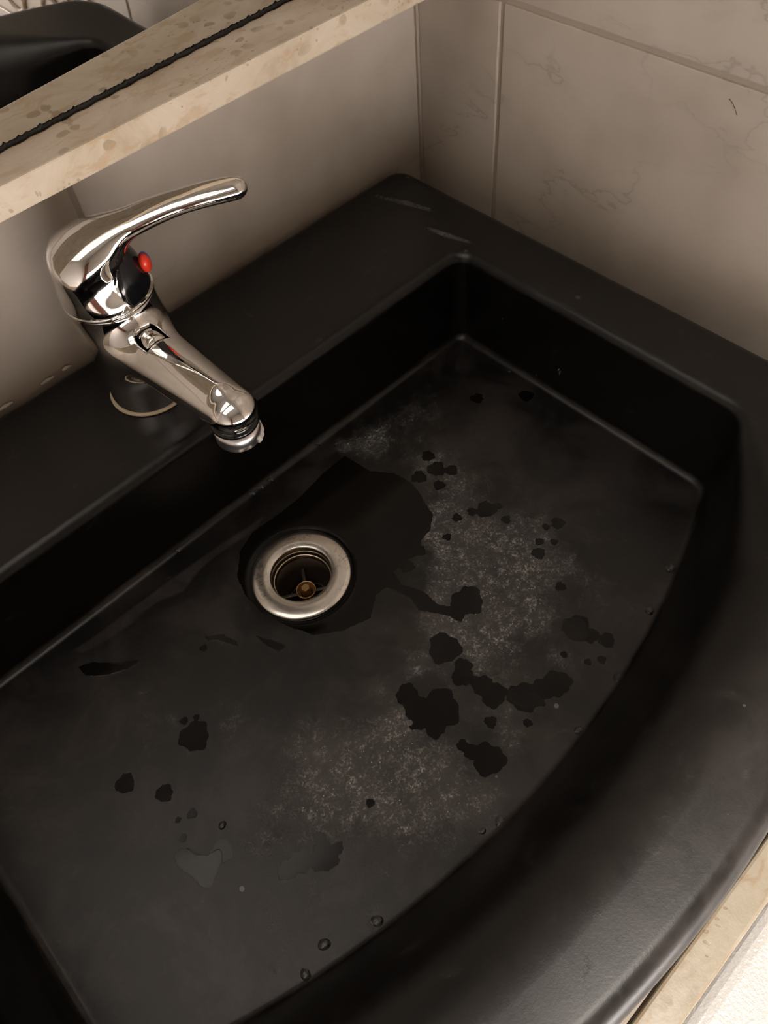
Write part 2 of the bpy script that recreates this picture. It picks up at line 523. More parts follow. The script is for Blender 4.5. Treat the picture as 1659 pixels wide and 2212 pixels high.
# outward normals of the floor outline (it runs clockwise seen from above)
tan = np.roll(Fp, -1, 0) - np.roll(Fp, 1, 0)
nrm = np.c_[-tan[:, 1], tan[:, 0]]
nrm /= np.linalg.norm(nrm, axis=1)[:, None]
if ((Fp + nrm * .01 - DR) ** 2).sum() < ((Fp - DR) ** 2).sum(): nrm = -nrm
# how much each outline point belongs to the bowed front
sl = np.r_[0, np.cumsum(np.linalg.norm(np.diff(Fp, axis=0), axis=1))]
i_c = sum(secn[:3]) + secn[3] // 2                   # middle of the front right corner
s_c = sl[i_c]; s_m = sl[nh - 1]
sd = np.where(np.arange(NP) < nh, sl, 2 * s_m - sl)
gfr = np.clip((sd - (s_c - 0.008)) / 0.110, 0, 1); gfr = gfr * gfr * (3 - 2 * gfr)
left = (np.arange(NP) >= nh)
gfr = np.where(left, np.maximum(gfr, .30 * np.clip((Fp[:, 1] + .14) / -.05, 0, 1)), gfr)
TS, TF = 0.0075, 0.060

KP = 40
def side_profile():
    rb_, rt = 0.0055, TS
    P = [(-rb_ + rb_ * math.sin(a), -HB + rb_ - rb_ * math.cos(a)) for a in np.linspace(0, math.pi / 2, 16)]
    P += [(0, z) for z in np.linspace(-HB + rb_, -rt, 10)[1:-1]]
    P += [(rt - rt * math.cos(a), -rt + rt * math.sin(a)) for a in np.linspace(0, math.pi / 2, 16)]
    return np.array(P)
def front_profile():
    P = [(-.004 + .004 * math.sin(a), -HB + .004 - .004 * math.cos(a)) for a in np.linspace(0, 1.15, 8)]
    p0 = np.array(P[-1]); p1 = np.array((.010, -.034)); p2 = np.array((.024, -.0010)); p3 = np.array((TF, 0.0))
    for t in np.linspace(0, 1, 33)[1:]:
        P.append(tuple((1 - t) ** 3 * p0 + 3 * t * (1 - t) ** 2 * p1 + 3 * t * t * (1 - t) * p2 + t ** 3 * p3))
    return np.array(P)
SP, FPf = side_profile(), front_profile()
n_ = min(len(SP), len(FPf)); assert len(SP) == len(FPf), (len(SP), len(FPf))

rings = []                                            # from the drain hole outwards, each NP x 3
angF = np.arctan2(Fp[:, 1] - DR[1], Fp[:, 0] - DR[0])
circ = lambda r: DR + r * np.c_[np.cos(angF), np.sin(angF)]
flat = lambda P, z: np.c_[P, np.full(len(P), z)]
ZD = -HB - 0.0010                                     # the shallow seat around the drain
rings.append(flat(circ(.0275), -.0905))
rings.append(flat(circ(.0275), ZD - .003))
rings.append(flat(circ(.0290), ZD))
for r, z in [(.0345, ZD), (.0352, ZD + .0001), (.0362, ZD + .0005), (.0374, -HB - .0002), (.0395, -HB), (.0470, -HB)]:
    rings.append(flat(circ(r), z))
inner = Fp + nrm * SP[0, 0]
c0 = circ(.0470)
NR = 150
for k in range(1, NR):
    t = k / NR
    rings.append(flat(c0 * (1 - t) + inner * t, -HB))
prof = SP[None] * (1 - gfr[:, None, None]) + FPf[None] * gfr[:, None, None]
for k in range(len(SP)):
    rings.append(np.c_[Fp + nrm * prof[:, k, 0:1], prof[:, k, 1]])
Tt = rings[-1][:, :2]
# outline normals outside
tan = np.roll(Op, -1, 0) - np.roll(Op, 1, 0)
on = np.c_[-tan[:, 1], tan[:, 0]]; on /= np.linalg.norm(on, axis=1)[:, None]
if ((Op + on * .01 - DR) ** 2).sum() < ((Op - DR) ** 2).sum(): on = -on
RO = 0.0115
Oi = Op - on * RO
for k in range(1, 25):
    t = k / 24
    rings.append(flat(Tt * (1 - t) + Oi * t, 0.0))
for a in np.linspace(0, math.pi / 2, 12)[1:]:
    rings.append(flat(Oi + on * RO * math.sin(a), -RO + RO * math.cos(a)))
rings.append(flat(Op - on * .001, -.03))
rings.append(flat(Op - on * .004, -.1000))
rings.append(flat(Op - on * .022, -.1000))
rings.append(flat(Op - on * .024, -.0960))
rings.append(flat(Fp + nrm * .0035, -.0905))
rings.append(flat(circ(.0480), -.0905))
rings.append(flat(circ(.0275), -.0905))
V = np.concatenate(rings)
NRG = len(rings)
idx = np.arange(NP); nx = np.roll(idx, -1)
F = np.concatenate([np.c_[i * NP + idx, (i + 1) * NP + idx, (i + 1) * NP + nx, i * NP + nx] for i in range(NRG - 1)])
basin = mesh_obj('washbasin', V, F, M_SINK)
tag(basin, 'matt black washbasin with bowed front, standing on the beige stone worktop', 'washbasin')
bmf = bmesh.new(); bmf.from_mesh(basin.data); bmesh.ops.recalc_face_normals(bmf, faces=bmf.faces)
bmf.to_mesh(basin.data); bmf.free()
if basin.data.polygons[len(basin.data.polygons) // 4].normal.z < 0: basin.data.flip_normals()

# dried limescale, wet patches and splash marks: where they lie on the basin
SPLAT = [(-0.4434, -0.2419, 0.00961), (-0.4425, -0.2295, 0.00261), (-0.4356, -0.2331, 0.00203), (-0.489, -0.2355, 0.006), (-0.4756, -0.2567, 0.00535), (-0.4707, -0.2775, 0.00313), (-0.4783, -0.2745, 0.00208), (-0.4822, -0.2846, 0.00255), (-0.4051, -0.1991, 0.00252), (-0.2718, -0.2506, 0.00503), (-0.2572, -0.2485, 0.0041), (-0.2202, -0.2478, 0.00355), (-0.2365, -0.254, 0.00312), (-0.263, -0.2973, 0.01076), (-0.2753, -0.3005, 0.00437), (-0.2011, -0.2578, 0.00714), (-0.1935, -0.2618, 0.00323), (-0.2092, -0.2521, 0.00357), (-0.1763, -0.3012, 0.00486), (-0.1841, -0.2974, 0.00277), (-0.1964, -0.3019, 0.00306), (-0.1898, -0.3089, 0.00271), (-0.2041, -0.3071, 0.00468), (-0.2139, -0.3338, 0.00352), (-0.1981, -0.2735, 0.00352), (-0.1944, -0.1947, 0.00506), (-0.1989, -0.2076, 0.00686), (-0.1925, -0.2164, 0.00493), (-0.2128, -0.2033, 0.00567), (-0.2084, -0.2191, 0.00447), (-0.1275, -0.1822, 0.00505), (-0.1001, -0.2088, 0.00586), (-0.23, -0.3592, 0.00907), (-0.2283, -0.3686, 0.00539), (-0.2242, -0.3778, 0.00535), (-0.2366, -0.3837, 0.00291), (-0.2499, -0.3652, 0.00235), (-0.2436, -0.3787, 0.00233), (-0.2879, -0.3651, 0.00952), (-0.2668, -0.3742, 0.00851), (-0.2769, -0.3701, 0.00706), (-0.2994, -0.3514, 0.00846), (-0.2998, -0.3425, 0.00686), (-0.328, -0.3346, 0.01255), (-0.3377, -0.3248, 0.00842), (-0.3033, -0.3305, 0.00724), (-0.2978, -0.3097, 0.01078), (-0.3303, -0.3754, 0.00997), (-0.3339, -0.3661, 0.00478), (-0.3347, -0.3596, 0.00376), (-0.3131, -0.3618, 0.00384), (-0.2984, -0.3775, 0.00273), (-0.3381, -0.3405, 0.00686), (-0.3418, -0.3308, 0.00693), (-0.3951, -0.3451, 0.00256), (-0.4427, -0.3405, 0.00631), (-0.4321, -0.3476, 0.00825), (-0.4511, -0.3387, 0.0053), (-0.4277, -0.3387, 0.00372), (-0.4236, -0.3494, 0.00343), (-0.4707, -0.3061, 0.00646), (-0.2988, -0.3264, 0.00586), (-0.3354, -0.3146, 0.00715)]
WET = np.array([(-0.2366, -0.1489), (-0.2335, -0.1735), (-0.223, -0.1873), (-0.2204, -0.2013), (-0.2223, -0.2127), (-0.227, -0.2243), (-0.2297, -0.2342), (-0.2394, -0.2409), (-0.2509, -0.2432), (-0.2599, -0.2499), (-0.2707, -0.246), (-0.2815, -0.2472), (-0.2841, -0.2578), (-0.2781, -0.2721), (-0.2781, -0.286), (-0.2719, -0.2953), (-0.2687, -0.3025), (-0.2751, -0.3044), (-0.2833, -0.2897), (-0.2899, -0.2795), (-0.2874, -0.2685), (-0.2926, -0.252), (-0.3016, -0.2512), (-0.3158, -0.2609), (-0.3343, -0.2545), (-0.349, -0.244), (-0.3573, -0.2259), (-0.3626, -0.2059), (-0.3622, -0.1879), (-0.3573, -0.1724), (-0.343, -0.158), (-0.3277, -0.1518), (-0.3056, -0.1534), (-0.2835, -0.1531), (-0.2574, -0.1489)])
LIME = [(-0.208, -0.1568, 0.02384, 0.5), (-0.1726, -0.1611, 0.0245, 0.35), (-0.1979, -0.2005, 0.02283, 0.6), (-0.2003, -0.2351, 0.0254, 0.7), (-0.2295, -0.2447, 0.02094, 1.0), (-0.2239, -0.2782, 0.03005, 1.0), (-0.194, -0.2935, 0.02041, 0.7), (-0.2548, -0.2773, 0.02277, 0.9), (-0.2375, -0.3105, 0.02841, 0.9), (-0.2033, -0.321, 0.02271, 0.6), (-0.2717, -0.2848, 0.01274, 1.0), (-0.29, -0.29, 0.01241, 0.9), (-0.2679, -0.3176, 0.02426, 0.8), (-0.2427, -0.3343, 0.01837, 0.7), (-0.3166, -0.3038, 0.01475, 0.7), (-0.2844, -0.3324, 0.02621, 0.6), (-0.3495, -0.3249, 0.01379, 0.9), (-0.3612, -0.3289, 0.01886, 0.8), (-0.3056, -0.3695, 0.02162, 0.5), (-0.3499, -0.3556, 0.02095, 0.6), (-0.38, -0.3291, 0.02364, 0.7), (-0.3832, -0.3516, 0.02276, 1.0), (-0.4077, -0.3199, 0.02577, 0.6), (-0.3685, -0.3734, 0.0224, 0.6), (-0.4363, -0.3128, 0.02025, 0.35), (-0.3466, -0.3882, 0.01507, 0.5), (-0.4174, -0.3386, 0.02231, 0.5), (-0.4527, -0.3206, 0.01477, 0.4), (-0.3914, -0.3177, 0.02375, 0.5), (-0.3998, -0.29, 0.02453, 0.35), (-0.249, -0.3688, 0.0174, 0.35), (-0.2033, -0.3512, 0.01567, 0.35), (-0.4612, -0.3807, 0.00885, 0.3), (-0.4341, -0.3865, 0.00907, 0.35), (-0.4703, -0.3542, 0.01143, 0.3), (-0.495, -0.3177, 0.00945, 0.25), (-0.4223, -0.2512, 0.0226, 0.25), (-0.4565, -0.2164, 0.02015, 0.25), (-0.3899, -0.3694, 0.01472, 0.35), (-0.4849, -0.372, 0.01089, 0.2), (-0.2183, -0.1523, 0.01592, 0.6), (-0.2302, -0.1393, 0.00964, 0.6), (-0.2374, -0.2694, 0.02013, 0.8), (-0.2361, -0.2377, 0.01406, 0.9), (-0.2145, -0.2988, 0.02309, 0.6), (-0.2712, -0.3048, 0.01853, 0.7), (-0.2892, -0.3095, 0.01508, 0.6), (-0.3473, -0.3026, 0.01145, 0.5), (-0.3965, -0.3311, 0.0206, 0.6), (-0.3668, -0.3536, 0.01806, 0.7), (-0.3594, -0.3825, 0.01497, 0.5)]
PUDDLES = {'tri': [(-0.492, -0.2883), (-0.4872, -0.2877), (-0.4829, -0.2906), (-0.4815, -0.2974), (-0.4771, -0.3018), (-0.4697, -0.3031), (-0.4727, -0.3101), (-0.4803, -0.3138), (-0.4868, -0.3175), (-0.4901, -0.3118), (-0.4903, -0.3045), (-0.4932, -0.2971)], 'a': [(-0.2942, -0.3567), (-0.2883, -0.3564), (-0.2816, -0.3633), (-0.2803, -0.3729), (-0.2819, -0.3795), (-0.2896, -0.3736), (-0.2955, -0.3644)], 'b': [(-0.2334, -0.351), (-0.2289, -0.351), (-0.2219, -0.3582), (-0.2266, -0.3673), (-0.2349, -0.3691), (-0.2397, -0.3632), (-0.2391, -0.3566)], 'c': [(-0.471, -0.1498), (-0.4614, -0.1541), (-0.4493, -0.1684), (-0.437, -0.1769), (-0.4473, -0.1763), (-0.4605, -0.1695), (-0.4704, -0.1603)], 'd': [(-0.4001, -0.1922), (-0.3906, -0.1987), (-0.3868, -0.2106), (-0.3889, -0.2159), (-0.3919, -0.2095), (-0.3955, -0.2012), (-0.4011, -0.1967)], 'e': [(-0.3769, -0.2142), (-0.3685, -0.23), (-0.3653, -0.2379), (-0.3736, -0.2362), (-0.3757, -0.2271)]}
vv = np.array([v.co for v in basin.data.vertices])
on_floor = (vv[:, 2] < -HB + .004) & (vv[:, 2] > -HB - .004)
P2 = vv[:, :2]
def poly_sdf(P, Q):
    d = np.full(len(P), 1e9); s = np.ones(len(P))
    n = len(Q)
    for i in range(n):
        j = (i - 1) % n
        e = Q[j] - Q[i]; w = P - Q[i]
        t = np.clip((w @ e) / (e @ e), 0, 1)
        b = w - e * t[:, None]
        d = np.minimum(d, (b ** 2).sum(1))
        c1 = P[:, 1] >= Q[i, 1]; c2 = P[:, 1] < Q[j, 1]; c3 = e[0] * w[:, 1] > e[1] * w[:, 0]
        fl = (c1 & c2 & c3) | (~c1 & ~c2 & ~c3)
        s = np.where(fl, -s, s)
    return s * np.sqrt(d)
wet = poly_sdf(P2, WET)
for (x, y, r) in SPLAT:
    dv = P2 - np.array((x, y)); a = np.arctan2(dv[:, 1], dv[:, 0])
    k = (x * 977) % 6.28
    rr = r * (1 + .10 * np.sin(3 * a + k) + .06 * np.sin(7 * a + 2 * k)) * 0.95
    wet = np.minimum(wet, np.linalg.norm(dv, axis=1) - rr)
for Q in PUDDLES.values(): wet = np.minimum(wet, poly_sdf(P2, np.array(Q)) + .0006)
wet = np.where(on_floor, np.clip(wet, -.02, .02), .02)
lime = np.zeros(len(vv))
for (x, y, r, s) in LIME:
    lime += s * 1.05 * np.exp(-((P2 - np.array((x, y))) ** 2).sum(1) / (2 * (r * .55) ** 2))
lime = np.where(on_floor, np.clip(lime, 0, 1.0), 0)
# thin dried film on the front rim crest, also painting in extra brightness
rim_film_light = np.clip((-.440 - P2[:, 1]) / .035, 0, 1) * (vv[:, 2] > -.040)
STRIP = np.array([(-0.3097, -0.1467), (-0.3478, -0.1429), (-0.3824, -0.1409), (-0.4159, -0.1395), (-0.4505, -0.1392), (-0.4688, -0.1373), (-0.463, -0.1452), (-0.4443, -0.1494), (-0.4269, -0.1505), (-0.4155, -0.149), (-0.406, -0.1499), (-0.3893, -0.1561), (-0.3756, -0.1506), (-0.3566, -0.1492), (-0.3378, -0.1513), (-0.3213, -0.1517)])
film = np.maximum(rim_film_light, .75 * np.clip(-poly_sdf(P2, STRIP) / .0016, 0, 1) * on_floor)
zone = ((P2[:, 1] < -.30) | (P2[:, 0] > -.12)).astype(float) * (vv[:, 2] > -HB - .004)
marks = np.full(len(vv), .03)
def capsule(P, a, b, ra, rb):
    a = np.array(a); b = np.array(b); e = b - a
    t = np.clip(((P - a) @ e) / (e @ e), 0, 1)
    return np.linalg.norm(P - a - e * t[:, None], axis=1) - (ra + (rb - ra) * t)
for (a, b, ra, rb) in [((-.0742, -.0195), (-.0655, -.045), .0015, .0028), ((-.0655, -.045), (-.0590, -.068), .0032, .0018),
                       ((-.0775, -.083), (-.0735, -.103), .0018, .0030), ((-.0735, -.103), (-.0690, -.120), .0026, .0012),
                       ((-.0379, -.0776), (-.0375, -.0780), .0014, .0014), ((-.0657, -.2185), (-.0660, -.2195), .0020, .0016),
                       ((-.0769, -.1238), (-.0800, -.1245), .0012, .0010), ((-.086, -.034), (-.083, -.040), .0014, .0010)]:
    marks = np.minimum(marks, capsule(P2, a, b, ra, rb))
marks = np.where(vv[:, 2] > -.004, marks, .03)
for nm, arr in (('wet', wet), ('lime', lime), ('zone', zone), ('marks', marks), ('film', film), ('floor', on_floor.astype(float))):
    at = basin.data.attributes.new(nm, 'FLOAT', 'POINT')
    at.data.foreach_set('value', arr.astype(np.float32))

# ------------------------------------------------------------------ drain
ZS = -HB - 0.0010
drain = tag(empty('sink_drain', (DR[0], DR[1], ZS)), 'round steel drain fitting with a brass screw in the black basin floor', 'drain')
c = (DR[0], DR[1], ZS)
prof = [(.0205, -.0100), (.0206, .0006), (.0209, .0012), (.0216, .0016), (.026, .0019), (.031, .0019), (.0332, .0016), (.0341, .0010), (.0344, .0004), (.0344, .0001), (.0300, .0001), (.0215, -.0100)]
v, f = lathe(prof, c, n=96, close=True)
mesh_obj('flange', v, f, M_FLANGE, drain)
v, f = lathe([(.0205, -.0068), (.0196, -.0062), (.0190, -.0066), (.0188, -.0100), (.0205, -.0100)], c, n=96, close=True)
mesh_obj('inner_lip', v, f, simple('worn_steel_lip', (.55, .46, .34), .25, 1.0), drain)
v, f = lathe([(.0204, -.0095), (.0202, -.026), (.0150, -.031), (.0150, -.038), (.0165, -.038), (.0165, -.032), (.0220, -.027), (.0220, -.0098)], c, n=72, close=True)
cup = mesh_obj('cup', v, f, M_CUP, drain)
v, f = lathe([(0, -.038), (.0149, -.038), (.0149, -.0395), (0, -.0395)], c, n=48)
mesh_obj('outlet_floor', v, f, M_RUBBER, drain)
bm = bmesh.new()
for k in range(4):
    a = math.pi / 4 * 1.3 + k * math.pi / 2
    bb = bmesh.new(); add_box(bb, (.004, -.0012, -.0290), (.0196, .0012, -.0245), .0004)
    bmesh.ops.rotate(bb, verts=bb.verts, cent=(0, 0, 0), matrix=Matrix.Rotation(a, 3, 'Z'))
    bmesh.ops.translate(bb, verts=bb.verts, vec=c)
    tmp = bpy.data.meshes.new('t'); bb.to_mesh(tmp); bb.free(); bm.from_mesh(tmp); bpy.data.meshes.remove(tmp)
bm_obj('strainer_spokes', bm, M_CUP, drain)
v, f = lathe([(.0032, -.0275), (.0064, -.0265), (.0072, -.0215), (.0068, -.0208), (.0062, -.0212), (.0050, -.0250), (.0032, -.0255)], c, n=40, close=True)
mesh_obj('screw_cup', v, f, M_BRASS, drain)
v, f = lathe([(0, -.0285), (.0030, -.0285), (.0036, -.0235), (.0036, -.0195), (.0029, -.0185), (0, -.0185)], c, n=6)
mesh_obj('screw', v, f, M_BRASS, drain, smooth=False)['label'] = 'brass screw head'

# ================================================================== faucet (surfaces of smooth signed-distance solids)
def smin(a, b, k):
    h = np.clip(.5 + .5 * (b - a) / k, 0, 1)
    return b * (1 - h) + a * h - k * h * (1 - h)
def smax(a, b, k): return -smin(-a, -b, k)

def surface_nets(fn, lo, hi, step):
    lo = np.array(lo, float); hi = np.array(hi, float)
    n = np.ceil((hi - lo) / step).astype(int) + 1
    ax = [lo[i] + step * np.arange(n[i]) for i in range(3)]
    G = np.stack(np.meshgrid(*ax, indexing='ij'), -1).reshape(-1, 3)
    D = np.concatenate([fn(c_) for c_ in np.array_split(G, max(1, len(G) // 200000))]).reshape(n)
    s = D < 0
    cs = n - 1
    cnt = np.zeros(cs); pos = np.zeros((*cs, 3))
    cor = [(i, j, k) for i in (0, 1) for j in (0, 1) for k in (0, 1)]
    sub = lambda A, c_: A[c_[0]:c_[0] + cs[0], c_[1]:c_[1] + cs[1], c_[2]:c_[2] + cs[2]]
    for a in cor:
        for d in range(3):
            if a[d]: continue
            b = list(a); b[d] = 1
            A, B = sub(D, a), sub(D, b)
            x = sub(s, a) != sub(s, b)
            t = np.where(x, A / np.where(x, A - B, 1), 0)
            for e in range(3):
                pos[..., e] += np.where(x, a[e] + (t if e == d else 0), 0)
            cnt += x
    act = cnt > 0
    ids = -np.ones(cs, int); ids[act] = np.arange(act.sum())
    ii = np.stack(np.nonzero(act), -1)
    Vv = lo + step * (ii + pos[act] / cnt[act][:, None])
    Q = []
    for d in range(3):
        e, g = [(1, 2), (2, 0), (0, 1)][d]
        sl0 = [slice(1, cs[i]) for i in range(3)]; sl0[d] = slice(0, cs[d])
        S0 = s[tuple(sl0)]
        sl1 = list(sl0); sl1[d] = slice(1, cs[d] + 1)
        S1 = s[tuple(sl1)]
        x = np.stack(np.nonzero(S0 != S1), -1)
        off = np.array([1, 1, 1]); off[d] = 0
        base = x + off
        inside = S0[S0 != S1]
        ue = np.zeros(3, int); ue[e] = 1
        ug = np.zeros(3, int); ug[g] = 1
        q = [ids[tuple((base - ue * i - ug * j).T)] for i, j in ((1, 1), (0, 1), (0, 0), (1, 0))]
        q = np.stack(q, -1)
        q[~inside] = q[~inside][:, ::-1]
        Q.append(q)
    Q = np.concatenate(Q)
    def grad(P, h=step * .25):
        g_ = np.stack([(fn(P + np.eye(3)[i] * h) - fn(P - np.eye(3)[i] * h)) / (2 * h) for i in range(3)], -1)
        return g_
    for _ in range(4):
        g_ = grad(Vv); d_ = fn(Vv)
        st_ = (d_ / np.maximum((g_ ** 2).sum(1), 1e-6))[:, None] * g_
        ln = np.linalg.norm(st_, axis=1, keepdims=True)
        Vv = Vv - st_ * np.minimum(1, step * .5 / np.maximum(ln, 1e-12))
    g_ = grad(Vv)
    return Vv, Q, g_ / np.maximum(np.linalg.norm(g_, axis=1, keepdims=True), 1e-9)

FX, FY = -0.3225, -0.0615
BASE = np.array((FX, FY, 0.0))
RING = np.array((FX, FY, 0.0795))
TL = 0.0
AXV = np.array((0, -math.sin(TL), math.cos(TL)))
faucet = tag(empty('faucet', tuple(BASE)), 'chrome single lever mixer tap standing on the back deck of the black basin', 'faucet')

def capsule3(P, a, b, ra, rb):
    a = np.array(a, float); b = np.array(b, float); e = b - a
    t = np.clip(((P - a) @ e) / (e @ e), 0, 1)
    return np.linalg.norm(P - a - e * t[:, None], axis=1) - (ra + (rb - ra) * t)

SPA = np.array((FX, -0.080, 0.0500)); SPB = np.array((FX, -0.1765, 0.0625))
KN0 = np.array((FX, -0.0945, 0.0630)); KN1 = np.array((FX, -0.1055, 0.0630))
def body_sdf(P):
    # skewed column from the deck to the tilted ring
    t = np.clip(P[:, 2] / RING[2], 0, 1)
    rad = 0.0262 + 0.0006 * t - .0022 * np.sin(np.pi * t)
    dcol = (np.hypot(P[:, 0] - FX, P[:, 1] - FY) - rad) * .97
    sq = np.array((1, 1, 1.28))
    dsp = capsule3(P * sq, SPA * sq, SPB * sq, .0200, .0142) * .85
    # flattened sides give the spout a broad upper face
    d = smin(dcol, dsp, .020)
    for s_ in (1, -1):                                  # hollows along both sides of the ridge
        d = smax(d, -capsule3(P, (FX + s_ * .0150, -.108, .0815), (FX + s_ * .0110, -.156, .0860), .0085, .0080), .006)
    ridge = capsule3(P, (FX, -.106, .0580), (FX, -.168, .0690), .0098, .0062)
    d = smin(d, ridge, .005)
    # clearance groove around the pull knob
    d = smax(d, -(np.maximum(np.hypot(P[:, 0] - FX, P[:, 2] - .0630) - .0084, np.abs(P[:, 1] + .1000) - .0074)), .0015)
    d = smax(d, (P - RING) @ AXV, .0015)               # tilted top
    d = smax(d, -(P[:, 2] - 0.0012), .001)            # foot
    return d
v, q, nn = surface_nets(body_sdf, (FX - .033, -.197, -.002), (FX + .033, -.030, .083), .0010)
mesh_obj('body', v, q, M_CHROME, faucet, normals=nn)
v, f = lathe([(.0, .0), (.0270, .0), (.0276, .0006), (.0276, .0014), (.0268, .0018), (.0, .0018)], BASE, n=72)
mesh_obj('base_gasket', v, f, M_GASKET, faucet)['label'] = 'thin pale ring under the tap foot'
# outlet
OC = np.array((FX, -0.1750, 0.0)); OAX = (0, -.06, 1); OZ = .0480
v, f = lathe([(.0, .0), (.0132, .0), (.0136, .0008), (.0136, .0024), (.0122, .0036), (.0, .0036)], (OC[0], OC[1] + .0003, OZ + .0030), OAX, n=64)
mesh_obj('outlet_rim', v, f, M_BLACKPL, faucet)['label'] = 'dark ring around the outlet'
v, f = lathe([(.0095, -.0115), (.0124, -.0115), (.0131, -.0108), (.0131, .0), (.0095, .0)], (OC[0], OC[1], OZ + .0030), OAX, n=64, close=True)
aer = mesh_obj('aerator', v, f, simple('brushed_chrome', (.72, .70, .69), .30, 1.0), faucet)
v, f = lathe([(0, -.0085), (.0096, -.0085), (.0096, -.0075), (0, -.0075)], (OC[0], OC[1], OZ + .0030), OAX, n=40)
mesh_obj('mesh_screen', v, f, M_RUBBER, aer)
# limescale crust along the outlet lip
CV, CF = [], []
for i in range(15):
    a = math.radians(-72 + i * 5.6); r = .0131
    w = .0010 + .0006 * math.sin(i * 2.1) ** 2
    CV += [(OC[0] + (r + dr) * math.cos(a), OC[1] + .0008 + (r + dr) * math.sin(a), OZ + .0030 - .0108 + dz) for dr, dz in ((-.001, -.0012), (w, -.0010), (w * .8, w * 1.4), (-.001, w * 1.6))]
for i in range(14):
    for k in range(4): CF.append((i * 4 + k, i * 4 + (k + 1) % 4, i * 4 + 4 + (k + 1) % 4, i * 4 + 4 + k))
CF += [(0, 1, 2, 3), (56, 57, 58, 59)]
mesh_obj('limescale_crust', CV, CF, M_LIME, aer)['label'] = 'chalky white crust on the outlet lip'
# pull knob lying in its groove on the spout
kd = (KN1 - KN0) / np.linalg.norm(KN1 - KN0)
v, f = lathe([(0, -.0056), (.0060, -.0056), (.0068, -.0044), (.0070, .0046), (.0064, .0056), (0, .0056)], (KN0 + KN1) / 2 + np.array((0, 0, .0006)), tuple(kd), n=48)
mesh_obj('pull_knob', v, f, M_CHROME, faucet)
v, f = lathe([(0, -.0075), (.0072, -.0075), (.0072, .0075), (0, .0075)], (KN0 + KN1) / 2 - np.array((0, 0, .0022)), tuple(kd), n=40)
mesh_obj('knob_recess', v, f, M_RUBBER, faucet)['label'] = 'black seal around the knob'

# lever handle, in its own tilted frame (l towards the lever tip, s sideways, a up the axis)
PH = math.radians(58)
EF = np.array((0, -math.cos(TL), -math.sin(TL)))
LV = math.sin(PH) * np.array((1., 0, 0)) + math.cos(PH) * EF
SV = np.cross(AXV, LV)
B3 = np.stack([LV, SV, AXV])                            # rows
def bez(p, n=60):
    t = np.linspace(0, 1, n)[:, None]
    p = np.array(p, float)
    return (1 - t) ** 3 * p[0] + 3 * t * (1 - t) ** 2 * p[1] + 3 * t * t * (1 - t) * p[2] + t ** 3 * p[3]
LCV = bez([(-.013, .0265), (.016, .0400), (.046, .0500), (.0865, .0500)])
LS = np.linspace(0, 1, 60)
LW = np.interp(LS, [0, .2, .45, .75, .93, 1], [.0180, .0155, .0115, .0092, .0088, .0080])
LT = np.interp(LS, [0, .2, .45, .75, 1], [.0100, .0090, .0062, .0048, .0052])
LTAN = np.gradient(LCV, axis=0); LTAN /= np.linalg.norm(LTAN, axis=1)[:, None]
def lever_sdf(Q):
    d2 = ((Q[:, None, [0, 2]] - LCV[None]) ** 2).sum(2)
    i = d2.argmin(1)
    i0 = np.clip(i - 1, 0, 58)
    best = None
    bt = np.zeros(len(Q)); bd = np.full(len(Q), 1e9)
    for k in (-1, 0):
        j = np.clip(i + k, 0, 58)
        a = LCV[j]; e = LCV[j + 1] - a
        t = ((Q[:, [0, 2]] - a) * e).sum(1) / (e * e).sum(1)
        tc = np.clip(t, 0, 1)
        dd = ((Q[:, [0, 2]] - a - e * tc[:, None]) ** 2).sum(1)
        m = dd < bd
        bd = np.where(m, dd, bd); bt = np.where(m, (j + tc) / 59, bt)
    cp = np.c_[np.interp(bt, LS, LCV[:, 0]), np.interp(bt, LS, LCV[:, 1])]
    tg = np.c_[np.interp(bt, LS, LTAN[:, 0]), np.interp(bt, LS, LTAN[:, 1])]
    w = np.interp(bt, LS, LW); th = np.interp(bt, LS, LT)
    dv = Q[:, [0, 2]] - cp
    al = (dv * tg).sum(1); no = dv[:, 1] * tg[:, 0] - dv[:, 0] * tg[:, 1]
    over = np.where((bt > .999) & (al > 0), al, 0)
    over0 = np.where((bt < .001) & (al < 0), -al, 0)
    p = 2.3
    k = (np.abs(np.hypot(Q[:, 1], over) / w) ** p + np.abs(no / th) ** p + (over0 / .008) ** p) ** (1 / p)
    return (k - 1) * th * .9
def dome_sdf(Q, sh=0.0):
    rho = np.hypot(Q[:, 0] + .0, Q[:, 1])
    Rr, Hh = .0275 - sh, .0370 - sh
    z = np.maximum(Q[:, 2], 0)
    k = (np.abs(rho / Rr) ** 2.6 + np.abs(z / Hh) ** 2.2) ** (1 / 2.4)
    return (k - 1) * Rr * .8
def opening(Q):
    e = np.sqrt((Q[:, 1] / .0225) ** 2 + ((Q[:, 2] - .006) / .0260) ** 2)
    return np.maximum((e - 1) * .018, -(Q[:, 0] - .004))
def handle_local(Q):
    d = smin(dome_sdf(Q), lever_sdf(Q), .010)
    # flutes sweeping from the lever root down the flanks
    for s_ in (1, -1):
        fl = capsule3(Q, (.040, s_ * .0215, .0260), (.004, s_ * .0400, .0180), .0090, .0125)
        d = smax(d, -fl, .010)
    d = smax(d, -smax(opening(Q), -(dome_sdf(Q, .0022)), .0006), .0008)
    d = smax(d, -(Q[:, 2] - .0022), .0008)
    return d
def to_local(P): return (P - RING) @ B3.T
v, q, nn = surface_nets(handle_local, (-.031, -.031, -.001), (.098, .031, .062), .0010)
handle = mesh_obj('handle', v @ B3 + RING, q, M_CHROME, faucet, normals=nn @ B3)
def insert_local(Q):
    d = dome_sdf(Q, .0012)
    d = smax(d, opening(Q) + .0004, .0006)
    d = smax(d, -(Q[:, 0] - .008), .001)
    return smax(d, -(Q[:, 2] - .0024), .0006)
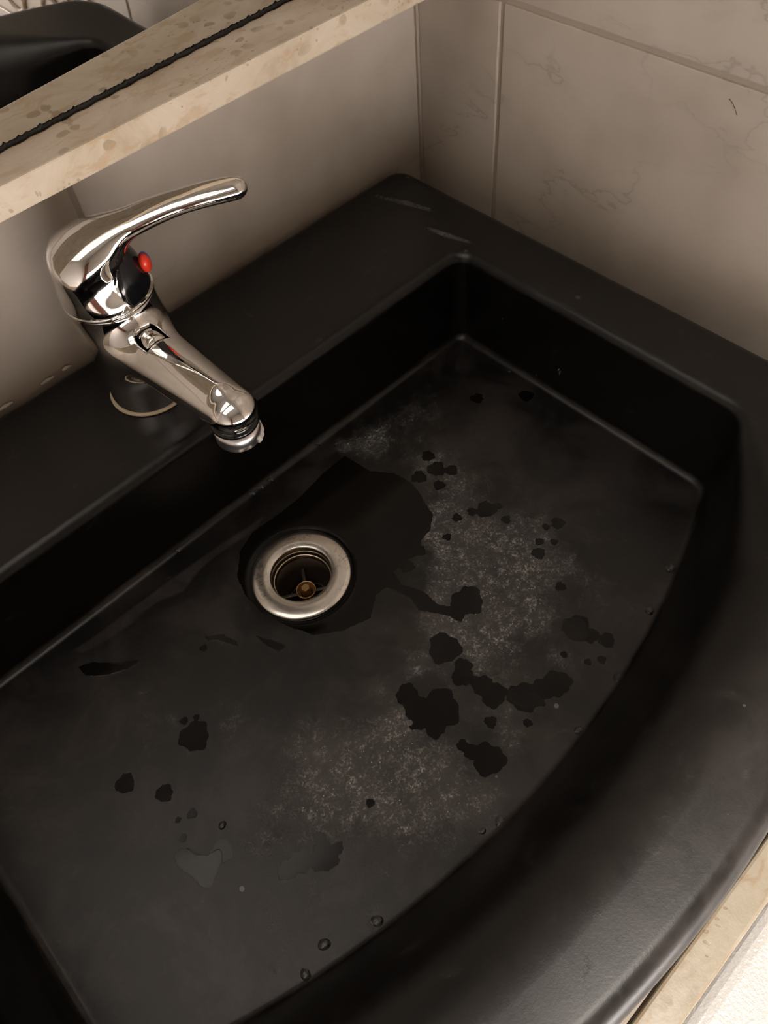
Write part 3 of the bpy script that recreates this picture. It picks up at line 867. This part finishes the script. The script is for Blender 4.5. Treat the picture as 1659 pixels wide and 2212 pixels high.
v, q, nn = surface_nets(insert_local, (.002, -.026, -.001), (.030, .026, .042), .0009)
mesh_obj('front_insert', v @ B3 + RING, q, M_BLACKPL, handle, normals=nn @ B3)['label'] = 'glossy black cap under the lever'
# temperature mark: a small raised oval, red half towards the viewer
def mark_sdf(sgn):
    def fn(Q):
        cx = np.array((.0268, 0, .0155))
        d = (np.sqrt(((Q - cx) ** 2 / np.array((.0035, .0052, .0062)) ** 2).sum(1)) - 1) * .0035
        return np.maximum(d, -sgn * Q[:, 1])
    return fn
for sgn, m_, nm in ((-1, M_RED, 'red_mark'), (1, M_BLUE, 'blue_mark')):
    v, q, nn = surface_nets(mark_sdf(sgn), (.021, -.007, .007), (.033, .007, .024), .0006)
    mesh_obj(nm, v @ B3 + RING, q, m_, handle, normals=nn @ B3)['label'] = nm.split('_')[0] + ' half of the temperature dot'
# collar between handle and body
v, f = lathe([(.0, -.0012), (.0258, -.0012), (.0270, -.0004), (.0275, .0010), (.0270, .0018), (.0, .0018)], RING, tuple(AXV), n=80)
mesh_obj('collar', v, f, M_CHROME, faucet)

# ================================================================== ledge, mirror, worktop, white cabinet
bm = bmesh.new(); add_box(bm, (XL, -.070, .1502), (-.0005, -.0003, .1664), .0012)
tag(bm_obj('stone_ledge', bm, M_STONE, smooth=False), 'long beige fossil limestone ledge on the tiled wall below the mirror', 'ledge')

MT = math.radians(MIRROR_TILT)
mir = tag(empty('wall_mirror', (-.5, -.0360, .1668)), 'frameless wall mirror standing on the beige stone ledge', 'mirror')
MX0, MX1, MH = -.78, -.02, .80
def mpt(x, d, h):                                       # d in front of the silvering, h up the tilted sheet
    return (x, -.0360 + (x + .25) * math.tan(math.radians(3.0)) - d * math.cos(MT) - h * math.sin(MT), .1672 - d * math.sin(MT) + h * math.cos(MT))
V_, F_ = [], []
for x in (MX0, MX1):
    for d, h in ((0, 0), (0, MH), (-.0035, MH), (-.0035, 0)): V_.append(mpt(x, d, h))
F_ = [(0, 1, 5, 4), (2, 3, 7, 6), (1, 2, 6, 5), (3, 0, 4, 7), (0, 3, 2, 1), (4, 5, 6, 7)]
mesh_obj('glass', V_, F_, M_MIRROR, mir, smooth=False)
# blackened seal along the lower edge, ragged where the silvering has gone
V_, F_ = [], []
NX = 700
for i in range(NX):
    x = MX0 + (MX1 - MX0) * i / (NX - 1)
    h = .0012 + .0004 * math.sin(i * 1.9) * math.sin(i * .37) + .0011 * max(0, math.sin(i * .31) * math.sin(i * 1.3 + 1)) ** 2
    V_ += [mpt(x, .0, -.0002), mpt(x, .0022 + .0005 * math.sin(i * .5), -.0002), mpt(x, .0014, h * .6), mpt(x, .0004, h)]
for i in range(NX - 1):
    for k in range(4): F_.append((i * 4 + k, i * 4 + (k + 1) % 4, i * 4 + 4 + (k + 1) % 4, i * 4 + 4 + k))
mesh_obj('edge_seal', V_, F_, M_MOULD, mir)['label'] = 'blackened seal along the lower edge'

WZ = -.1005
wt = tag(empty('stone_worktop', (-.9, -.25, WZ - .02)), 'beige stone worktop under the black basin', 'worktop')
bm = bmesh.new()
for a_, c_ in (((XL + .002, -.5075), (DR[0] - .032, -.0005)), ((DR[0] + .032, -.5075), (-.001, -.0005)),
               ((DR[0] - .032, -.5075), (DR[0] + .032, DR[1] - .032)), ((DR[0] - .032, DR[1] + .032), (DR[0] + .032, -.0005))):
    add_box(bm, (*a_, WZ - .020), (*c_, WZ))
bm_obj('slab', bm, M_STONE, wt, smooth=False)
bm = bmesh.new(); add_box(bm, (XL + .002, -.5265, WZ - .055), (-.001, -.5092, WZ + .0008), .0018)
bm_obj('front_strip', bm, M_STONE, wt, smooth=False)['label'] = 'narrow stone strip along the front edge'

bm = bmesh.new(); add_box(bm, (-.62, -1.35, ZF + .001), (-.006, -.540, WHITE_Z), .012, 4)
tag(bm_obj('white_cabinet', bm, M_WHITE, smooth=False), 'white enamelled cabinet with a textured top, in front of the worktop edge', 'cabinet')

# white caulk crumbs along the back edge of the basin, left of the tap
def crumb(name, pts, r, label):
    v, f = tube(pts, r, 8)
    return tag(mesh_obj(name, v, f, M_CAULK), label, 'caulk', 'caulk crumbs behind the tap')
crumb('caulk_crumb', [(-.3500, -.0022, .0008), (-.3535, -.0024, .0016), (-.3570, -.0022, .0010)], [.0007, .0016, .0008], 'white caulk crumb behind the basin, closest to the tap')
crumb('caulk_crumb', [(-.3640, -.0022, .0006), (-.3690, -.0024, .0012), (-.3740, -.0022, .0006)], [.0006, .0013, .0006], 'white caulk crumb behind the basin, middle one left of the tap')
crumb('caulk_crumb', [(-.3960, -.0022, .0006), (-.4010, -.0024, .0012), (-.4060, -.0022, .0008)], [.0006, .0014, .0008], 'white caulk crumb behind the basin, farthest from the tap')

# ================================================================== water on the basin floor
def drop(x, y, z, r, hgt, label, group=None, sx=1.0, sy=1.0, rot=0.0, name='water_drop', tilt=None):
    n, m = 20, 7
    V_, F_ = [], []
    for j in range(m):
        a = j / (m - 1) * math.pi / 2
        rr, zz = r * math.cos(a * .98), hgt * math.sin(a)
        for k in range(n):
            w = 2 * math.pi * k / n
            px_, py_ = rr * math.cos(w) * sx, rr * math.sin(w) * sy * (1 + .12 * math.sin(w + 1))
            V_.append(Vector((px_ * math.cos(rot) - py_ * math.sin(rot), px_ * math.sin(rot) + py_ * math.cos(rot), zz)))
    for j in range(m - 1):
        for k in range(n): F_.append((j * n + k, j * n + (k + 1) % n, (j + 1) * n + (k + 1) % n, (j + 1) * n + k))
    F_.append(tuple((m - 1) * n + k for k in range(n))); F_.append(tuple(range(n))[::-1])
    if tilt is not None:
        for p in V_: p.rotate(tilt)
    return tag(mesh_obj(name, [tuple(p + Vector((x, y, z))) for p in V_], F_, M_WATER), label, 'water drop', group)

ZW = -HB + .0001
G1 = 'water drops along the bowed front edge of the basin floor'
G2 = 'water drops along the back edge of the basin floor'
drop(-0.4754, -0.3826, ZW, 0.00283, 0.00099, 'water drop at the bowed floor edge, nearest the bottom of the basin', G1, .9, 1.1, 0.00)
drop(-0.433, -0.3906, ZW, 0.00317, 0.00111, 'water drop at the bowed floor edge, second from the bottom of the basin', G1, .9, 1.1, 0.70)
drop(-0.3617, -0.3991, ZW, 0.00196, 0.00069, 'small water drop at the bowed floor edge, left one of a touching pair', G1, .9, 1.1, 1.40)
drop(-0.3514, -0.4026, ZW, 0.00296, 0.00104, 'larger water drop at the bowed floor edge, right one of a touching pair', G1, .9, 1.1, 2.10)
drop(-0.1892, -0.3842, ZW, 0.00307, 0.00107, 'water drop near the bowed floor edge, second from the right end', G1, .9, 1.1, 2.80)
drop(-0.1547, -0.3762, ZW, 0.0036, 0.00126, 'water drop near the bowed floor edge, farthest to the right', G1, .9, 1.1, 3.50)
drop(-0.2813, -0.4012, ZW, 0.00269, 0.00094, 'water drop at the middle of the bowed floor edge', G1, .9, 1.1, 4.20)
drop(-0.2395, -0.3978, ZW, 0.00341, 0.00119, 'water drop at the bowed floor edge, third from the right end', G1, .9, 1.1, 4.90)
drop(-0.3073, -.1255, ZW + .0012, 0.0029, .0012, 'water drop on the back floor edge, left one of three below the spout', G2, .55, 1.1, .35)
drop(-0.2994, -.1255, ZW + .0012, 0.0029, .0012, 'water drop on the back floor edge, middle one of three below the spout', G2, .55, 1.1, .35)
drop(-0.2902, -.1255, ZW + .0012, 0.0029, .0012, 'water drop on the back floor edge, right one of three below the spout', G2, .55, 1.1, .35)
drop(-0.2434, -.1255, ZW + .0012, 0.0029, .0012, 'water drop on the back floor edge, nearest the chalky white patch', G2, .55, 1.1, .35)
drop(-0.3743, -.1255, ZW + .0012, 0.0026, .0012, 'single water drop on the back floor edge, left of the drain', G2, .55, 1.1, .35)
drop(-.0850, -.1250, ZW + .004, .0022, .0011, 'bright drip in the back right corner of the basin', None, .6, 1.5, 0.7)
drop(-.0838, -.2245, -.055, .0020, .0010, 'bright drip running down the right inner wall of the basin', None, 1.6, .7, 0, tilt=Matrix.Rotation(-math.pi/2, 3, 'Y').to_quaternion())
drop(-0.4599, -0.3791, ZW, 0.00312, 0.00109, 'round drop with a bright glint low on the basin floor', None, .9, 1.1, 10.50)
drop(-0.4623, -0.295, ZW, 0.0023, 0.00080, 'small drop with a pale rim above the heart-shaped puddle', None, .9, 1.1, 11.20)
def puddle(pts, hgt, label, name='water_puddle', rounds=3):
    Q = np.array(pts, float)
    for _ in range(rounds):                              # corner cutting rounds the outline
        N_ = np.roll(Q, -1, 0)
        Q = np.stack([.75 * Q + .25 * N_, .25 * Q + .75 * N_], 1).reshape(-1, 2)
    n = len(Q); c_ = Q.mean(0)
    tg = np.roll(Q, -1, 0) - np.roll(Q, 1, 0)
    nr = np.c_[-tg[:, 1], tg[:, 0]]; nr /= np.maximum(np.linalg.norm(nr, axis=1), 1e-9)[:, None]
    ar = .5 * np.sum(Q[:, 0] * np.roll(Q[:, 1], -1) - np.roll(Q[:, 0], -1) * Q[:, 1])
    if ar < 0: nr = -nr                                  # inward
    V_, F_ = [], []
    steps = [(0, 0), (.00006, .45), (.00015, .75), (.0003, .93), (.0005, 1.0)]
    for d_, h_ in steps:
        for p in Q + nr * d_: V_.append((p[0], p[1], -HB - .0004 + (hgt + .0004) * h_))
    for j in range(len(steps) - 1):
        for k in range(n): F_.append((j * n + k, j * n + (k + 1) % n, (j + 1) * n + (k + 1) % n, (j + 1) * n + k))
    F_.append(tuple((len(steps) - 1) * n + k for k in range(n))); F_.append(tuple(range(n))[::-1])
    return tag(mesh_obj(name, V_, F_, M_FILM, smooth=False), label, 'puddle')
puddle(PUDDLES['tri'], .0005, 'heart-shaped flat puddle near the bottom of the basin floor')
puddle(PUDDLES['a'], .0005, 'flat dark puddle right of the chalky patch, close to the bowed edge')
puddle(PUDDLES['b'], .0005, 'roundish flat puddle among the spots at the right of the basin floor')
puddle(PUDDLES['c'], .0005, 'long thin puddle by the back edge, at the far left of the basin floor')
puddle(PUDDLES['d'], .0005, 'squiggle of water just below and left of the drain')
puddle(PUDDLES['e'], .0005, 'pointed streak of water directly below the drain')

# a short dark hair stuck to the right wall
v, f = tube([(-.0006, -.2560 - .0075 * t, .1235 - .0070 * t ** 1.6) for t in np.linspace(0, 1, 9)], .00018, 6)
tag(mesh_obj('stray_hair', v, f, simple('dark_hair', (.05, .035, .02), .5)), 'short dark hair stuck to the tiled wall on the right', 'hair')
